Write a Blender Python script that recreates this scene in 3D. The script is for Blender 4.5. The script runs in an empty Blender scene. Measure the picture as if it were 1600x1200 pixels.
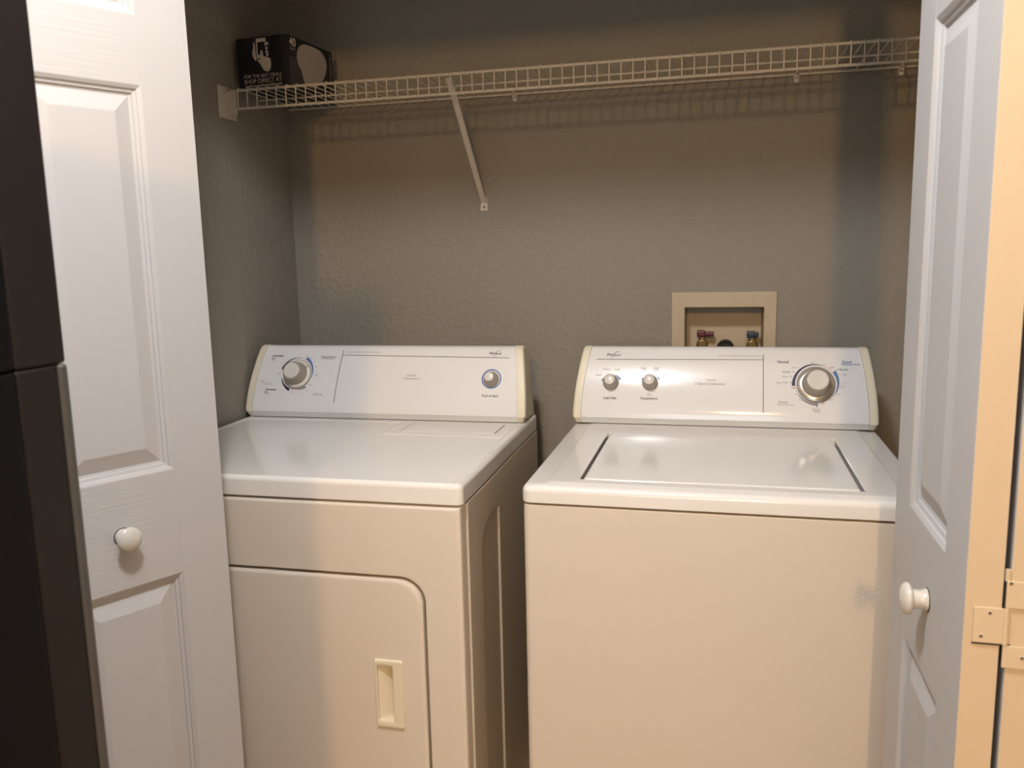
import bpy, bmesh, math, random
from mathutils import Vector, Matrix
random.seed(4)
S = bpy.context.scene
C = S.collection

# ------------------------------------------------------------------ camera, world, lights, exposure
cam = bpy.data.cameras.new('camera')
cam_o = bpy.data.objects.new('camera', cam)
C.objects.link(cam_o)
cam.sensor_width = 36.0
cam.lens = 36.0 * 1298.14 / 1600.0
cam.clip_start = 0.02
R_ = Vector((0.97012790, 0.24158456, -0.02210771))
U_ = Vector((-0.01626165, 0.15568490, 0.98767291))
F_ = Vector((-0.24204836, 0.95780954, -0.15496283))
cam_o.matrix_world = Matrix(((R_.x, U_.x, -F_.x, 1.19189), (R_.y, U_.y, -F_.y, -2.20277),
                             (R_.z, U_.z, -F_.z, 1.31448), (0, 0, 0, 1)))
cam.dof.use_dof = True
cam.dof.focus_distance = 1.85
cam.dof.aperture_fstop = 9.0
S.camera = cam_o
S.cycles.caustics_reflective = False      # no fireflies off the gloss paint

w = bpy.data.worlds.new('world'); S.world = w
w.use_nodes = True
w.node_tree.nodes['Background'].inputs[0].default_value = (0.9, 0.95, 1.0, 1)
w.node_tree.nodes['Background'].inputs[1].default_value = 0.02

S.view_settings.view_transform = 'Standard'
S.view_settings.look = 'None'
S.view_settings.gamma = 1.0
S.view_settings.use_curve_mapping = False
S.view_settings.exposure = -0.08

def lamp(name, kind, loc, power, col, size=0.1, size_y=None, target=None):
    l = bpy.data.lights.new(name, kind); l.energy = power; l.color = col
    o = bpy.data.objects.new(name, l); C.objects.link(o); o.location = loc
    if kind == 'AREA':
        l.shape = 'RECTANGLE' if size_y else 'DISK'
        l.size = size
        if size_y: l.size_y = size_y
        if target is not None:
            o.rotation_euler = (Vector(target) - Vector(loc)).to_track_quat('-Z', 'Y').to_euler()
    else:
        l.shadow_soft_size = size
    return o
# white dome light on the hall ceiling in front of the closet
lamp('hall_dome_light', 'POINT', (0.86, -1.78, 2.36), 62.0, (0.95, 0.945, 0.97), 0.075)
# warm fixture further back in the room
lamp('kitchen_light', 'AREA', (1.385, -4.6, 2.31), 47.0, (0.86, 0.50, 0.20), 0.12, 0.20, (1.1, 0.0, 1.25))
# added cool fill lamp by the far wall, lifting the upper closet walls
lamp('far_wall_fill', 'AREA', (1.1, -5.95, 1.45), 22.0, (0.80, 0.95, 1.0), 1.2, 1.1, (0.9, 0.0, 1.45))

# ------------------------------------------------------------------ materials
MATS = {}
def mat(name, col, rough=0.5, metal=0.0, spec=0.5, bump=None, var=None, coat=0.0):
    """bump = (kind, scale, strength, distance); var = (scale, amount) slow colour variation"""
    m = bpy.data.materials.new(name); m.use_nodes = True
    nt = m.node_tree; b = nt.nodes['Principled BSDF']
    b.inputs['Base Color'].default_value = (*col, 1)
    b.inputs['Roughness'].default_value = rough
    b.inputs['Metallic'].default_value = metal
    b.inputs['Specular IOR Level'].default_value = spec
    b.inputs['Coat Weight'].default_value = coat
    tc = None
    if bump or var:
        tc = nt.nodes.new('ShaderNodeTexCoord')
    if var:
        n = nt.nodes.new('ShaderNodeTexNoise'); n.inputs['Scale'].default_value = var[0]; n.inputs['Detail'].default_value = 4
        nt.links.new(tc.outputs['Object'], n.inputs['Vector'])
        r = nt.nodes.new('ShaderNodeMapRange')
        r.inputs['From Min'].default_value = 0.3; r.inputs['From Max'].default_value = 0.7
        r.inputs['To Min'].default_value = 1 - var[1]; r.inputs['To Max'].default_value = 1 + var[1]
        nt.links.new(n.outputs['Fac'], r.inputs['Value'])
        mx = nt.nodes.new('ShaderNodeVectorMath'); mx.operation = 'SCALE'
        mx.inputs[0].default_value = col
        nt.links.new(r.outputs['Result'], mx.inputs['Scale'])
        nt.links.new(mx.outputs['Vector'], b.inputs['Base Color'])
    if bump:
        kind, sc, st, dist = bump
        mp = nt.nodes.new('ShaderNodeMapping')
        nt.links.new(tc.outputs['Object'], mp.inputs['Vector'])
        n = nt.nodes.new('ShaderNodeTexNoise'); n.inputs['Detail'].default_value = 3
        n.inputs['Scale'].default_value = sc
        if kind == 'grain_x': mp.inputs['Scale'].default_value = (0.03, 1, 1)
        if kind == 'grain_z': mp.inputs['Scale'].default_value = (1, 1, 0.03)
        nt.links.new(mp.outputs['Vector'], n.inputs['Vector'])
        src = n.outputs['Fac']
        if kind == 'knockdown':
            r = nt.nodes.new('ShaderNodeMapRange'); r.interpolation_type = 'SMOOTHSTEP'
            r.inputs['From Min'].default_value = 0.44; r.inputs['From Max'].default_value = 0.60
            nt.links.new(src, r.inputs['Value'])
            n2 = nt.nodes.new('ShaderNodeTexNoise'); n2.inputs['Scale'].default_value = sc * 3.1
            nt.links.new(mp.outputs['Vector'], n2.inputs['Vector'])
            ad = nt.nodes.new('ShaderNodeMath'); ad.operation = 'MULTIPLY_ADD'
            nt.links.new(n2.outputs['Fac'], ad.inputs[0]); ad.inputs[1].default_value = 0.6
            nt.links.new(r.outputs['Result'], ad.inputs[2]); src = ad.outputs[0]
        bp = nt.nodes.new('ShaderNodeBump'); bp.inputs['Strength'].default_value = st; bp.inputs['Distance'].default_value = dist
        nt.links.new(src, bp.inputs['Height'])
        nt.links.new(bp.outputs['Normal'], b.inputs['Normal'])
    MATS[name] = m
    return m

M_WALL = mat('grey_wall_paint', (0.258, 0.235, 0.195), 0.75, bump=('knockdown', 60, 0.35, 0.002), var=(3, 0.03))
M_HALL = mat('hall_wall_paint', (0.74, 0.72, 0.69), 0.8, bump=('knockdown', 60, 0.3, 0.002))
M_CEIL = mat('ceiling_paint', (0.86, 0.85, 0.83), 0.9, bump=('noise', 90, 0.4, 0.003))
M_FLOOR = mat('floor_tile', (0.50, 0.33, 0.18), 0.45, bump=('grain_x', 30, 0.2, 0.001), var=(6, 0.2))
M_RAIL = mat('door_paint_rail', (0.54, 0.535, 0.525), 0.60, bump=('grain_x', 190, 0.35, 0.0012))
M_STILE = mat('door_paint_stile', (0.54, 0.535, 0.525), 0.60, bump=('grain_z', 190, 0.25, 0.0010))
M_EDGE = mat('warm_lit_edge_paint', (0.66, 0.53, 0.355), 0.5, bump=('grain_z', 120, 0.1, 0.0008))  # warm lamp light on the door edges is mixed into this colour
M_PANEL = mat('door_paint_panel', (0.54, 0.535, 0.525), 0.60, bump=('grain_z', 160, 0.10, 0.0008))
M_KNOB = mat('porcelain_knob', (0.66, 0.63, 0.57), 0.18)
M_HINGE = mat('painted_hinge', (0.68, 0.555, 0.38), 0.45, bump=('noise', 120, 0.1, 0.001))
M_GRIME = mat('dark_grime', (0.03, 0.025, 0.02), 0.7)
M_ENAMEL = mat('white_enamel', (0.825, 0.805, 0.765), 0.115, var=(7, 0.012))
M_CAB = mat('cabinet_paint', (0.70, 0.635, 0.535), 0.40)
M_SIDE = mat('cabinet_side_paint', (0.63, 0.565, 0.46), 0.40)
M_DARK = mat('dark_gap', (0.03, 0.03, 0.03), 0.8)
M_CONS = mat('console_white', (0.785, 0.78, 0.77), 0.10)
M_STRIP = mat('console_strip_grey', (0.66, 0.65, 0.62), 0.35)
M_CREAM = mat('cream_plastic', (0.76, 0.70, 0.54), 0.35)
M_KSIDE = mat('taupe_knob', (0.35, 0.305, 0.255), 0.35)
M_KCAP = mat('knob_cap_white', (0.68, 0.655, 0.61), 0.2)
M_SKIRT = mat('dial_skirt', (0.70, 0.66, 0.57), 0.22)
M_SKIRT_S = mat('silver_dial_skirt', (0.62, 0.59, 0.52), 0.18, metal=0.55)
M_RINGD = mat('dial_groove', (0.16, 0.15, 0.13), 0.5)
M_WIRE = mat('white_vinyl_wire', (0.60, 0.555, 0.475), 0.4)
M_BOX = mat('black_carton', (0.010, 0.011, 0.016), 0.5)
M_PRINTW = mat('cream_print', (0.72, 0.66, 0.56), 0.6)
M_PRINTG = mat('grey_print', (0.42, 0.39, 0.36), 0.6)
M_PRINTD = mat('dark_grey_print', (0.06, 0.058, 0.06), 0.55)
M_FRAME = mat('outlet_box_cream', (0.47, 0.385, 0.265), 0.5, var=(25, 0.05))
M_RED = mat('red_handle', (0.09, 0.006, 0.013), 0.4)
M_BLUE = mat('blue_handle', (0.010, 0.028, 0.055), 0.4)
M_BRASS = mat('brass', (0.20, 0.15, 0.07), 0.4, metal=0.9)
M_BLACK = mat('black_rubber', (0.012, 0.012, 0.012), 0.5)
M_FRIDGE = mat('black_appliance', (0.0045, 0.0045, 0.005), 0.4, spec=0.12)
M_FRTRIM = mat('dark_trim', (0.016, 0.013, 0.012), 0.45, spec=0.2)
M_FREDGE = mat('grey_edge_trim', (0.07, 0.068, 0.066), 0.35, spec=0.4)
INK = {'ink': mat('ink_navy', (0.02, 0.02, 0.06), 0.5), 'grey': mat('ink_grey', (0.20, 0.19, 0.20), 0.5),
       'pale': mat('ink_pale', (0.36, 0.34, 0.34), 0.5), 'red': mat('ink_red', (0.45, 0.13, 0.12), 0.5),
       'blue': mat('ink_blue', (0.09, 0.17, 0.36), 0.5), 'black': mat('ink_black', (0.02, 0.02, 0.025), 0.5)}

# ------------------------------------------------------------------ helpers
def finish(name, bm, m, parent=None, smooth=True, ang=35):
    bmesh.ops.recalc_face_normals(bm, faces=bm.faces)
    return finish_raw(name, bm, m, parent, smooth, ang)
def finish_raw(name, bm, m, parent=None, smooth=True, ang=35):
    me = bpy.data.meshes.new(name); bm.to_mesh(me); bm.free()
    for x in (m if isinstance(m, (list, tuple)) else [m]): me.materials.append(x)
    if smooth:
        me.shade_smooth(); me.set_sharp_from_angle(angle=math.radians(ang))
    o = bpy.data.objects.new(name, me); C.objects.link(o)
    if smooth:                                  # large faces keep their own flat normal beside small bevels
        wn = o.modifiers.new('weighted_normal', 'WEIGHTED_NORMAL'); wn.keep_sharp = True; wn.weight = 100
    if parent: o.parent = parent
    return o
def tag(o, label=None, cat=None, group=None, kind=None):
    if label: o['label'] = label
    if cat: o['category'] = cat
    if group: o['group'] = group
    if kind: o['kind'] = kind
    return o
def empty(name, loc=(0, 0, 0), rz=0.0):
    o = bpy.data.objects.new(name, None); C.objects.link(o)
    o.empty_display_size = 0.05
    o.location = loc; o.rotation_euler = (0, 0, rz)
    return o
def box(bm, x0, x1, y0, y1, z0, z1, bev=0.0, seg=2, mi=0):
    r = bmesh.ops.create_cube(bm, size=1.0)
    vs = r['verts']
    for v in vs:
        v.co = Vector((x0 if v.co.x < 0 else x1, y0 if v.co.y < 0 else y1, z0 if v.co.z < 0 else z1))
    fs = list({f for v in vs for f in v.link_faces})
    for f in fs: f.material_index = mi
    if bev > 0:
        es = list({e for v in vs for e in v.link_edges})
        bmesh.ops.bevel(bm, geom=es, offset=bev, segments=seg, profile=0.5, affect='EDGES', clamp_overlap=True)
def tube(bm, pts, r, n=8, cap=True):
    pts = [Vector(p) for p in pts]
    rings = []; prev = None
    for i, p in enumerate(pts):
        if i == 0: t = pts[1] - p
        elif i == len(pts) - 1: t = p - pts[i - 1]
        else: t = (pts[i + 1] - p).normalized() + (p - pts[i - 1]).normalized()
        t.normalize()
        a = Vector((0, 0, 1)) if abs(t.z) < 0.9 else Vector((1, 0, 0))
        if prev is not None: a = prev
        s = t.cross(a).normalized(); u = s.cross(t).normalized(); prev = u
        rr = r[i] if isinstance(r, (list, tuple)) else r
        rings.append([bm.verts.new(p + s * math.cos(2 * math.pi * k / n) * rr + u * math.sin(2 * math.pi * k / n) * rr) for k in range(n)])
    for a, b in zip(rings, rings[1:]):
        for k in range(n): bm.faces.new((a[k], a[(k + 1) % n], b[(k + 1) % n], b[k]))
    if cap:
        bm.faces.new(rings[0]); bm.faces.new(rings[-1])
def lathe(bm, prof, M, n=32, mi=0):
    """prof = [(radius, height)], spun about local Z of matrix M; radius 0 ends close."""
    rings = []
    for r, h in prof:
        if r < 1e-6: rings.append([bm.verts.new(M @ Vector((0, 0, h)))])
        else: rings.append([bm.verts.new(M @ Vector((r * math.cos(2 * math.pi * k / n), r * math.sin(2 * math.pi * k / n), h))) for k in range(n)])
    for a, b in zip(rings, rings[1:]):
        for k in range(n):
            k2 = (k + 1) % n
            if len(a) == 1 and len(b) == 1: continue
            if len(a) == 1: f = bm.faces.new((a[0], b[k], b[k2]))
            elif len(b) == 1: f = bm.faces.new((a[k], a[k2], b[0]))
            else: f = bm.faces.new((a[k], a[k2], b[k2], b[k]))
            f.material_index = mi
    if len(rings[0]) > 1: bm.faces.new(list(reversed(rings[0]))).material_index = mi
    if len(rings[-1]) > 1: bm.faces.new(rings[-1]).material_index = mi
def rrect(x0, x1, y0, y1, r, n=6):
    """rounded rectangle points, counter-clockwise; r = radius or four radii (bl, br, tr, tl)"""
    rs = r if isinstance(r, (list, tuple)) else (r,) * 4
    out = []
    for (cx, cy, sx, sy, a0), rr in zip(((x0, y0, 1, 1, 180), (x1, y0, -1, 1, 270), (x1, y1, -1, -1, 0), (x0, y1, 1, -1, 90)), rs):
        for k in range(n + 1):
            a = math.radians(a0 + 90 * k / n)
            out.append((cx + sx * rr + rr * math.cos(a), cy + sy * rr + rr * math.sin(a)))
    return out
def loops(bm, rows, cap0=True, cap1=True, mi=0):
    """rows = list of equally long point loops, bridged in turn"""
    R = [[bm.verts.new(p) for p in row] for row in rows]
    n = len(R[0])
    for a, b in zip(R, R[1:]):
        for k in range(n):
            bm.faces.new((a[k], a[(k + 1) % n], b[(k + 1) % n], b[k])).material_index = mi
    if cap0: bm.faces.new(list(reversed(R[0]))).material_index = mi
    if cap1: bm.faces.new(R[-1]).material_index = mi
    return R
def text_mesh(s, bold=0, shear=0.0):
    cu = bpy.data.curves.new('t', 'FONT'); cu.body = s; cu.size = 1.0
    cu.shear = shear; cu.resolution_u = 3
    if bold: cu.offset = 0.018 * bold
    o = bpy.data.objects.new('t', cu); C.objects.link(o)
    dg = bpy.context.evaluated_depsgraph_get(); dg.update()
    me = bpy.data.meshes.new_from_object(o.evaluated_get(dg))
    vs = [v.co.copy() for v in me.vertices]; fs = [tuple(p.vertices) for p in me.polygons]
    bpy.data.objects.remove(o); bpy.data.curves.remove(cu); bpy.data.meshes.remove(me)
    return vs, fs
def put_text(bm, s, u0, u1, z, fn, mi=0, bold=0, shear=0.0):
    """fit the line of text between u0 and u1 with its baseline at z; fn maps (u, z) to a point"""
    vs, fs = text_mesh(s, bold, shear)
    if not vs: return
    x0 = min(v.x for v in vs); x1 = max(v.x for v in vs)
    k = (u1 - u0) / max(x1 - x0, 1e-6)
    nv = [bm.verts.new(fn(u0 + (v.x - x0) * k, z + v.y * k)) for v in vs]
    for f in fs:
        try: bm.faces.new([nv[i] for i in f]).material_index = mi
        except ValueError: pass

# ------------------------------------------------------------------ the setting
XR = 1.745          # right closet wall
def struct(name, bm, m, label, cat, smooth=False):
    return tag(finish(name, bm, m, None, smooth), label, cat, None, 'structure')
bm = bmesh.new(); box(bm, -0.9, 2.6, -6.0, 0.0, -0.1, 0.0)
struct('floor', bm, M_FLOOR, 'brown floor under the laundry machines', 'floor')
bm = bmesh.new(); box(bm, -0.9, 2.6, -6.0, 0.1, 2.44, 2.54)
struct('ceiling', bm, M_CEIL, 'white ceiling over the closet and hall', 'ceiling')
# back wall with the opening for the outlet box
bm = bmesh.new()
HX0, HX1, HZ0, HZ1 = 1.100, 1.301, 1.013, 1.169
xs = [-0.1, HX0, HX1, XR + 0.1]; zs = [0.0, HZ0, HZ1, 2.44]
for yy in (0.0, 0.1):
    vv = [[bm.verts.new((x, yy, z)) for x in xs] for z in zs]
    for j in range(3):
        for i in range(3):
            if i == 1 and j == 1: continue
            bm.faces.new((vv[j][i], vv[j][i + 1], vv[j + 1][i + 1], vv[j + 1][i]))
    if yy == 0.0: v0 = vv
for a, b in (((1, 1), (1, 2)), ((1, 2), (2, 2)), ((2, 2), (2, 1)), ((2, 1), (1, 1))):
    bm.faces.new((v0[a[0]][a[1]], v0[b[0]][b[1]], vv[b[0]][b[1]], vv[a[0]][a[1]]))
struct('wall_back', bm, M_WALL, 'textured grey beige back wall of the laundry closet', 'wall')
bm = bmesh.new(); box(bm, -0.1, 0.0, -0.885, 0.0, 0, 2.44)
struct('wall_left', bm, M_WALL, 'textured grey side wall left of the dryer', 'wall')
bm = bmesh.new(); box(bm, XR, XR + 0.1, -0.885, 0.0, 0, 2.44)
struct('wall_right', bm, M_WALL, 'shaded grey side wall right of the washer', 'wall')
bm = bmesh.new()
box(bm, -0.9, 0.004, -1.0, -0.885, 0, 2.44); box(bm, 1.590, 2.6, -1.0, -0.885, 0, 2.44); box(bm, 0.004, 1.590, -1.0, -0.885, 1.955, 2.44)
struct('wall_front', bm, M_HALL, 'beige wall around the closet opening', 'wall')
bm = bmesh.new(); box(bm, -1.0, -0.9, -6.0, -0.885, 0, 2.44)
struct('wall_hall_left', bm, M_HALL, 'beige hall wall on the left', 'wall')
bm = bmesh.new(); box(bm, 2.6, 2.7, -6.0, -0.885, 0, 2.44)
struct('wall_hall_right', bm, M_HALL, 'beige hall wall on the right', 'wall')
bm = bmesh.new(); box(bm, -1.0, 2.7, -6.1, -6.0, 0, 2.44)
struct('wall_hall_rear', bm, M_HALL, 'beige far wall behind the viewer', 'wall')

# ------------------------------------------------------------------ bifold doors
W_, T_ = 0.356, 0.035
RZ = [0.02, 0.26, 0.785, 0.967, 1.590, 1.694, 1.860, 1.945]       # rail / panel limits
PROFILE = [(0.0, 0.0), (0.0012, 0.0003), (0.0062, 0.0030), (0.0070, 0.0056), (0.0122, 0.0070), (0.0130, 0.0098), (0.0175, 0.0108), (0.0430, 0.0022), (0.0445, 0.0020)]
def leaf(parent):
    bm = bmesh.new()
    box(bm, 0, 0.085, 0, T_, RZ[0], RZ[7], 0.0004, 1, 1); box(bm, W_ - 0.085, W_, 0, T_, RZ[0], RZ[7], 0.0004, 1, 1)
    for a, b in ((0, 1), (2, 3), (4, 5), (6, 7)):
        box(bm, 0.084, W_ - 0.084, 0.00025, T_ - 0.00025, RZ[a], RZ[b], 0, 1, 0)
    for f in bm.faces:
        xc = f.calc_center_median().x
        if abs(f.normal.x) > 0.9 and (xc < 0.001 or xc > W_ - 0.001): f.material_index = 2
    o = finish('leaf', bm, [M_RAIL, M_STILE, M_EDGE], parent, False)
    for a, b in ((1, 2), (3, 4), (5, 6)):
        bm = bmesh.new()
        x0, x1, z0, z1 = 0.085, W_ - 0.085, RZ[a], RZ[b]
        for side in (0, 1):
            rows = []
            for d, dep in PROFILE:
                y = dep + 0.0003 if side == 0 else T_ - dep - 0.0003
                q = [(x0 + d, y, z0 + d), (x1 - d, y, z0 + d), (x1 - d, y, z1 - d), (x0 + d, y, z1 - d)]
                rows.append(q)
            loops(bm, rows, False, True)
        finish('panel', bm, M_PANEL, o, False)
    return o
def door_knob(parent, x, z):
    bm = bmesh.new()
    Mx = Matrix.Translation((x, 0, z)) @ Matrix.Rotation(math.radians(90), 4, 'X')
    lathe(bm, [(0.0138, -0.0005), (0.0138, 0.0020), (0.0122, 0.0040), (0.0116, 0.0090), (0.0118, 0.0150), (0.0130, 0.0176), (0.0168, 0.0188), (0.0192, 0.0202), (0.0202, 0.0224), (0.0196, 0.0250), (0.0165, 0.0280), (0.0100, 0.0304), (0.0040, 0.0313), (0, 0.0315)], Mx, 36)
    o = finish('knob', bm, M_KNOB, parent)
    bm = bmesh.new()
    lathe(bm, [(0.0150, -0.0002), (0.0150, 0.0004), (0.0147, 0.0006)], Mx, 32)
    finish('grime_ring', bm, M_GRIME, o)
    return o
a63 = math.radians(63)
d1 = empty('door_1', (0.3374 - W_ * math.cos(a63), -0.94 - W_ * math.sin(a63), 0.0), a63)
tag(d1, 'white panelled bifold door folded open at the left with a round white knob', 'door', None, 'structure')
leaf(d1); door_knob(d1, 0.176, 0.874)
lf = leaf(d1)                                       # pivot leaf folded behind the lead leaf
lf.location = (0.0, T_ + 0.004, 0); lf.rotation_euler = (0, 0, math.radians(43))
d2 = empty('door_2', (1.4435, -0.94, 0.0), -math.pi / 2)
tag(d2, 'white panelled bifold door folded at the right, its edges lit warm', 'door', None, 'structure')
leaf(d2); door_knob(d2, 0.205, 0.884)
lf = leaf(d2); lf.location = (0, T_ + 0.0065, 0)
# hinge across the two leaf edges (local x = W_ is the near edge; local y runs to the right)
bm = bmesh.new(); E = W_
box(bm, E, E + 0.0022, 0.0085, 0.0370, 0.9035, 0.9425, 0.0009, 2)
hg = finish('hinge', bm, M_HINGE, d2); hg['label'] = 'painted steel hinge joining the two door leaves'
def plate(z0, z1):
    bm = bmesh.new(); box(bm, E + 0.0004, E + 0.0026, 0.0375, 0.0720, z0, z1, 0.0009, 2); return finish('hinge_plate', bm, M_HINGE, hg)
plate(0.9432, 0.9725); plate(0.8780, 0.9025)
bm = bmesh.new()
tube(bm, [(E + 0.001, 0.0392, 0.9030), (E + 0.001, 0.0392, 0.9428)], 0.0026, 12)
finish('hinge_pin', bm, M_HINGE, hg)
bm = bmesh.new(); tube(bm, [(E - 0.001, 0.0388, 0.972), (E - 0.001, 0.0388, 0.984)], 0.0028, 12)
finish('hinge_pin', bm, M_HINGE, hg)
bm = bmesh.new()
box(bm, E + 0.0001, E + 0.0012, 0.0362, 0.0381, 0.9030, 0.9715); box(bm, E, E + 0.0006, 0.0085, 0.0450, 0.9012, 0.9034)
finish('grime_line', bm, M_GRIME, hg)
def screw(y, z, e):
    bm = bmesh.new()
    lathe(bm, [(0.0024, 0.0), (0.0021, 0.0004)], Matrix.Translation((e, y, z)) @ Matrix.Rotation(math.radians(90), 4, 'Y'), 14)
    for ang in (0.5, 0.5 + math.pi / 2):
        dx, dz = math.cos(ang) * 0.0019, math.sin(ang) * 0.0019
        px, pz = -math.sin(ang) * 0.0005, math.cos(ang) * 0.0005
        q = [(y + dx + px, z + dz + pz), (y - dx + px, z - dz + pz), (y - dx - px, z - dz - pz), (y + dx - px, z + dz - pz)]
        loops(bm, [[(e + 0.0001, a, b) for a, b in q], [(e + 0.0006, a, b) for a, b in q]], True, True, 1)
    finish('screw', bm, [M_HINGE, M_GRIME], hg)
screw(0.0235, 0.937, E + 0.0022); screw(0.0165, 0.911, E + 0.0022); screw(0.0560, 0.8905, E + 0.0026); screw(0.0410, 0.9705, E + 0.0026); screw(0.0570, 0.958, E + 0.0026)

# ------------------------------------------------------------------ laundry machines: shared console pieces
STRIP, FTOP = 0.017, 0.166
def fv(z):
    t = max(z - 0.024, 0.0)
    if z < STRIP: return 0.538 - 0.006 * z / STRIP
    return 0.532 + 0.268 * t + 1.205 * t * t
def fslope(z): return 0.268 + 2.41 * max(z - 0.024, 0.0)
def console_profile(vb):
    p = [(fv(STRIP + (FTOP - STRIP) * k / 14), STRIP + (FTOP - STRIP) * k / 14) for k in range(15)]
    v, z = p[-1]
    p += [(v + 0.0055, z + 0.0070), (v + 0.012, z + 0.0108), (v + 0.022, z + 0.0122), (min(v + 0.045, vb - 0.006), z + 0.0085), (vb, z - 0.006), (vb, 0.0)]
    return p
def inset(z): return 0.0165 * (max(z - STRIP, 0) / 0.155) ** 1.8
def console(root, width, zt, vb):
    """front face, grey foot strip and two cream end caps; z is measured from the top of the machine"""
    prof = console_profile(vb)
    CW = 0.0205
    # panel
    bm = bmesh.new(); rows = []
    for v, z in prof:
        i = inset(z) + CW + 0.0006
        rows.append([bm.verts.new((i + (width - 2 * i) * k / 6, v + 0.0012, zt + z - (0.0012 if z > FTOP else 0))) for k in range(7)])
    for a, b in zip(rows, rows[1:]):
        for k in range(6): bm.faces.new((a[k], a[k + 1], b[k + 1], b[k]))
    panel = finish('control_panel', bm, M_CONS, root, True, 60)
    # strip
    bm = bmesh.new()
    q = [(0.5390, 0.0018), (0.5328, STRIP - 0.0008), (0.5332, STRIP + 0.0002), (0.56, STRIP + 0.0002), (0.56, 0.0018)]
    loops(bm, [[(CW + 0.0006, v, zt + z) for v, z in q], [(width - CW - 0.0006, v, zt + z) for v, z in q]])
    finish('foot_strip', bm, M_STRIP, root)
    # end caps
    capprof = [(0.541, 0.0012), (0.5372, 0.0060), (0.5312, STRIP - 0.002)] + prof
    for s in (0, 1):
        bm = bmesh.new(); cols = []
        n = len(capprof)
        for i, (v, z) in enumerate(capprof):
            a = capprof[max(i - 1, 0)]; b = capprof[min(i + 1, n - 1)]
            t = Vector((b[0] - a[0], b[1] - a[1])).normalized(); nv = Vector((-t.y, t.x))   # outward normal in (v, z)
            uo = inset(z) + (0.005 * (1 - z / STRIP) if z < STRIP else 0)
            ui = uo + CW if z >= STRIP else CW
            row = []
            for u, d in ((ui, -0.004), (ui, 0), (uo + 0.0075, 0), (uo + 0.0040, -0.0008), (uo + 0.0015, -0.0030), (uo, -0.0075)):
                row.append(bm.verts.new(((u if s == 0 else width - u), v + nv.x * d, zt + max(z + nv.y * d, 0.001))))
            cols.append(row)
        for a, b in zip(cols, cols[1:]):
            for k in range(5): bm.faces.new((a[k], a[k + 1], b[k + 1], b[k]))
        bm.faces.new([r[-1] for r in cols])
        finish('end_cap', bm, M_CREAM, root, True, 50)
    # closed body behind the panel
    bm = bmesh.new()
    pr = [(v + 0.006, max(z - 0.005, 0.001)) for v, z in prof[:-2]] + [(vb - 0.003, prof[-2][1]), (vb - 0.003, 0.001)]
    rows = []
    for wd in (0.03, width - 0.03):
        rows.append([(wd, v, zt + z) for v, z in pr])
    loops(bm, rows)
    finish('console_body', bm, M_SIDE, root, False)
    return panel
def face_fn(zt, off=0.0005):
    def f(u, z):
        s = fslope(z); n = Vector((0, -1, s)).normalized()
        return (u, fv(z) + 0.0012 + n.y * off, zt + z + n.z * off)
    return f
def face_frame(u, z, zt):
    s = fslope(z); n = Vector((0, -1, s)).normalized(); up = Vector((0, s, 1)).normalized(); r = Vector((1, 0, 0))
    p = Vector((u, fv(z) + 0.0012, zt + z))
    return Matrix(((r.x, up.x, n.x, p.x), (r.y, up.y, n.y, p.y), (r.z, up.z, n.z, p.z), (0, 0, 0, 1)))
INKS = ['ink', 'grey', 'pale', 'red', 'blue', 'black']
def lettering(panel, rows, zt, lines):
    bm = bmesh.new(); fn = face_fn(zt)
    for s, u0, u1, z, ink, bold, shear in rows:
        put_text(bm, s, u0, u1, z, fn, INKS.index(ink), bold, shear)
    o = finish_raw('lettering', bm, [INK[k] for k in INKS], panel, False); o['kind'] = 'stuff'
    for (u0, z0, u1, z1, th) in lines:
        bm = bmesh.new(); n = 14; A = []; B = []
        dx, dz = u1 - u0, z1 - z0; L = math.hypot(dx, dz); nx, nz = -dz / L * th / 2, dx / L * th / 2
        for k in range(n + 1):
            u, z = u0 + dx * k / n, z0 + dz * k / n
            A.append(bm.verts.new(fn(u + nx, z + nz))); B.append(bm.verts.new(fn(u - nx, z - nz)))
        for k in range(n): bm.faces.new((A[k], A[k + 1], B[k + 1], B[k]))
        finish_raw('printed_line', bm, INK['black'], panel, False)
def arcs(panel, u, z, zt, items):
    """items = (start angle, end angle, outer edge of band at start, at end, inner radius, ink)"""
    for a0, a1, w0, w1, r, ink in items:
        bm = bmesh.new()
        n = max(6, int(abs(a1 - a0) / 4)); A = []; B = []
        for k in range(n + 1):
            t = k / n; a = math.radians(a0 + (a1 - a0) * t); wd = w0 + (w1 - w0) * t
            def pt(rr):                                      # follow the curved face
                return face_fn(zt, 0.0004)(u + rr * math.cos(a), z + rr * math.sin(a) * 0.91)
            A.append(bm.verts.new(pt(r))); B.append(bm.verts.new(pt(r + wd)))
        for k in range(n): bm.faces.new((A[k], A[k + 1], B[k + 1], B[k]))
        finish_raw('dial_band', bm, INK[ink], panel, False)
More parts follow.
